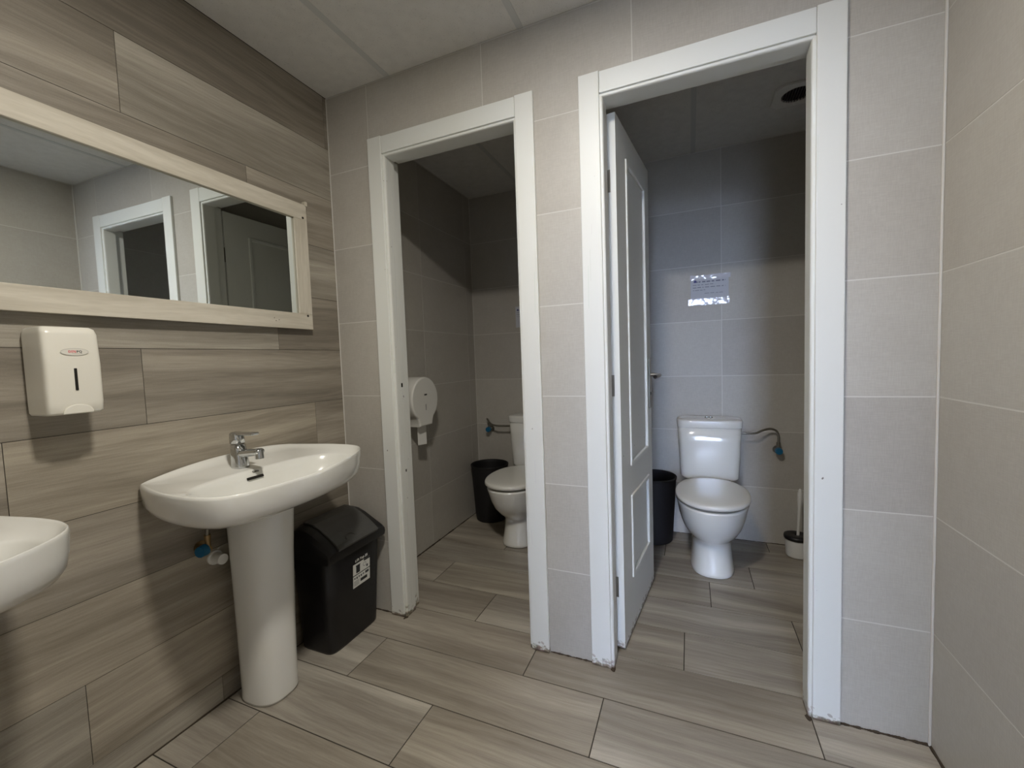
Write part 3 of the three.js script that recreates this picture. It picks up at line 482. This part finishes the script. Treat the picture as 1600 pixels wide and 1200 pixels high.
// ------------------------------------------------------------------ jumbo roll dispenser in the left cubicle
{
  const t = thing('toilet_roll_dispenser', 'round white jumbo toilet roll dispenser on the left cubicle wall', 'dispenser', [0, 0.79, -0.487]);
  const sh = new THREE.Shape(); const R0 = 0.1225, cy = 0.145, a0 = Math.PI * 1.5 - 0.62, a1 = Math.PI * 1.5 + 0.62; sh.absarc(0, cy, R0, a1, a0 + Math.PI * 2, false); sh.quadraticCurveTo(-0.058, 0.02, -0.056, 0.0); sh.lineTo(0.056, 0.0); sh.quadraticCurveTo(0.058, 0.02, R0 * Math.cos(a1), cy + R0 * Math.sin(a1)); sh.closePath();
  const g = new THREE.ExtrudeGeometry(sh, { depth: 0.098, bevelEnabled: true, bevelSize: 0.008, bevelThickness: 0.012, bevelSegments: 4, bevelOffset: -0.004, curveSegments: 48 }); g.rotateY(Math.PI / 2); g.translate(0.0125, 0, 0); mesh('housing', g, M.seat, t);
  mesh('lock', merge([rbox(0.1215, 0.1245, 0.168, 0.176, -0.012, 0.012, 0.001)]), M.greyAndSheenPlastic, t);
  mesh('level_slot', rbox(0.1215, 0.1235, 0.085, 0.118, -0.0016, 0.0016, 0.0005), M.dark, t);
  const p = new THREE.Shape(); p.moveTo(-0.036, 0.008); p.lineTo(0.036, 0.008); p.lineTo(0.036, -0.118); p.lineTo(-0.036, -0.112); p.closePath(); const pg = new THREE.ExtrudeGeometry(p, { depth: 0.0012, bevelEnabled: false }); pg.rotateY(Math.PI / 2 - 0.12); pg.translate(0.082, 0, -0.006); mesh('paper_end', pg, M.tissue, t);
}

// ------------------------------------------------------------------ paper notices
function notice(label, pos, w, h, seed, taped, tilt) {
  const t = thing('paper_notice', label, 'notice', pos); t.rotation.z = tilt;
  const c = document.createElement('canvas'); c.width = 512; c.height = Math.round(512 * h / w); const g = c.getContext('2d'), r = rng(seed); g.fillStyle = '#c6cad4'; g.fillRect(0, 0, c.width, c.height);
  const line = (y, x0, x1, lw, col) => { g.strokeStyle = col; g.lineWidth = lw; let x = x0; while (x < x1) { const l = 16 + r() * 46; g.beginPath(); g.moveTo(x, y + (r() - 0.5) * 3); g.lineTo(Math.min(x1, x + l), y + (r() - 0.5) * 3); g.stroke(); x += l + 10 + r() * 12; } };
  const k = c.height / 430; line(80 * k, 40, 470, 18 * k, '#777c92'); line(125 * k, 30, 330, 10 * k, '#8d92a3'); line(165 * k, 30, 470, 11 * k, '#858a9a'); line(205 * k, 30, 200, 9 * k, '#8d92a3'); line(260 * k, 190, 450, 9 * k, '#9398a7');
  g.fillStyle = '#4a4f8a'; g.beginPath(); g.arc(62, 70 * k, 20 * k, 0, 7); g.fill();
  const tex = new THREE.CanvasTexture(c); tex.colorSpace = THREE.SRGBColorSpace;
  mesh('sheet', box(-w / 2, w / 2, -h / 2, h / 2, 0.0004, 0.0012), std({ map: tex, roughness: 0.7 }), t);
  if (taped) for (const [yy, hh, ww, dx, s] of [[h / 2 - 0.004, 0.026, w + 0.012, 0.004, 7], [-h / 2 + 0.017, 0.040, w + 0.016, -0.006, 8]]) {
    const NX = 60, NY = 10, pg = new THREE.PlaneGeometry(ww, hh, NX, NY), p = pg.attributes.position;
    for (let i = 0; i < p.count; i++) { const x = p.getX(i), y = p.getY(i); p.setZ(i, 0.0016 + 0.0009 * pn((x + 1) * 70, (y + 1) * 60, 4096, 4096, s) + 0.0004 * pn((x + 1) * 190, (y + 1) * 190, 4096, 4096, s + 3)); p.setY(i, y + (pn((x + 1) * 60, y > 0 ? 1 : 5, 4096, 4096, s) - 0.5) * 0.004); }
    pg.computeVertexNormals(); pg.translate(dx, yy, 0); const tp = mesh('tape', pg, phys({ color: 0xd6d8e2, roughness: 0.12, clearcoat: 1, clearcoatRoughness: 0.05, side: THREE.DoubleSide }), t); tp.userData.label = 'glossy crinkled sticky tape';
  }
  return t;
}
notice('paper notice stuck with shiny tape above the fully visible toilet', [1.606, 1.517, ZB], 0.207, 0.168, 4, true, 0.0);
notice('small paper notice half behind the left cubicle door frame', [0.418, 1.443, ZB], 0.15, 0.148, 6, false, 0.0);

// ------------------------------------------------------------------ ceiling vent and lamp
{
  const t = thing('ceiling_vent', 'off-white extractor grille in the right cubicle ceiling', 'vent', [1.965, H - 0.012, -0.905]);
  const s = 0.095, k = 0.03, sh = new THREE.Shape(); [[-s, -s + k], [-s + k, -s], [s - k, -s], [s, -s + k], [s, s - k], [s - k, s], [-s + k, s], [-s, s - k]].forEach(([x, y], i) => i ? sh.lineTo(x, y) : sh.moveTo(x, y)); sh.closePath(); const ho = new THREE.Path(); ho.absarc(0, 0, 0.066, 0, Math.PI * 2, true); sh.holes.push(ho);
  const g = new THREE.ExtrudeGeometry(sh, { depth: 0.008, bevelEnabled: true, bevelSize: 0.003, bevelThickness: 0.002, bevelSegments: 2, curveSegments: 40 }); g.rotateX(Math.PI / 2); g.translate(0, 0.010, 0); mesh('plate', g, M.whiteSoft, t);
  mesh('duct', cyl([0, 0.009, 0], [0, 0.0115, 0], 0.066, 0.066, 40), M.dark, t);
  for (let i = -5; i <= 5; i++) { const x = i * 0.0115, l = Math.sqrt(0.066 ** 2 - x * x); mesh('slat', box(x - 0.0016, x + 0.0016, 0.001, 0.006, -l, l), M.greyAndSheenPlastic, t); }
}
{
  const t = thing('ceiling_lamp', 'round recessed ceiling lamp above the viewer', 'lamp', [LAMP.x, H, LAMP.z]);
  mesh('trim_ring', new THREE.LatheGeometry([[0.088, 0.0], [0.088, -0.008], [0.105, -0.010], [0.112, -0.006], [0.112, 0.0]].map(([r, y]) => new THREE.Vector2(r, y)), 48), M.whiteSoft, t);
  mesh('diffuser', cyl([0, -0.006, 0], [0, -0.002, 0], 0.088, 0.088, 48), std({ color: 0xffffff, emissive: LAMP.color, emissiveIntensity: 4, roughness: 0.6 }), t);
  const l = new THREE.RectAreaLight(LAMP.color, LAMP.intensity, LAMP.size, LAMP.size); l.name = 'lamp_light'; l.position.set(0, -0.014, 0); l.rotation.x = -Math.PI / 2; t.add(l);
}
renderer.render(scene, camera);
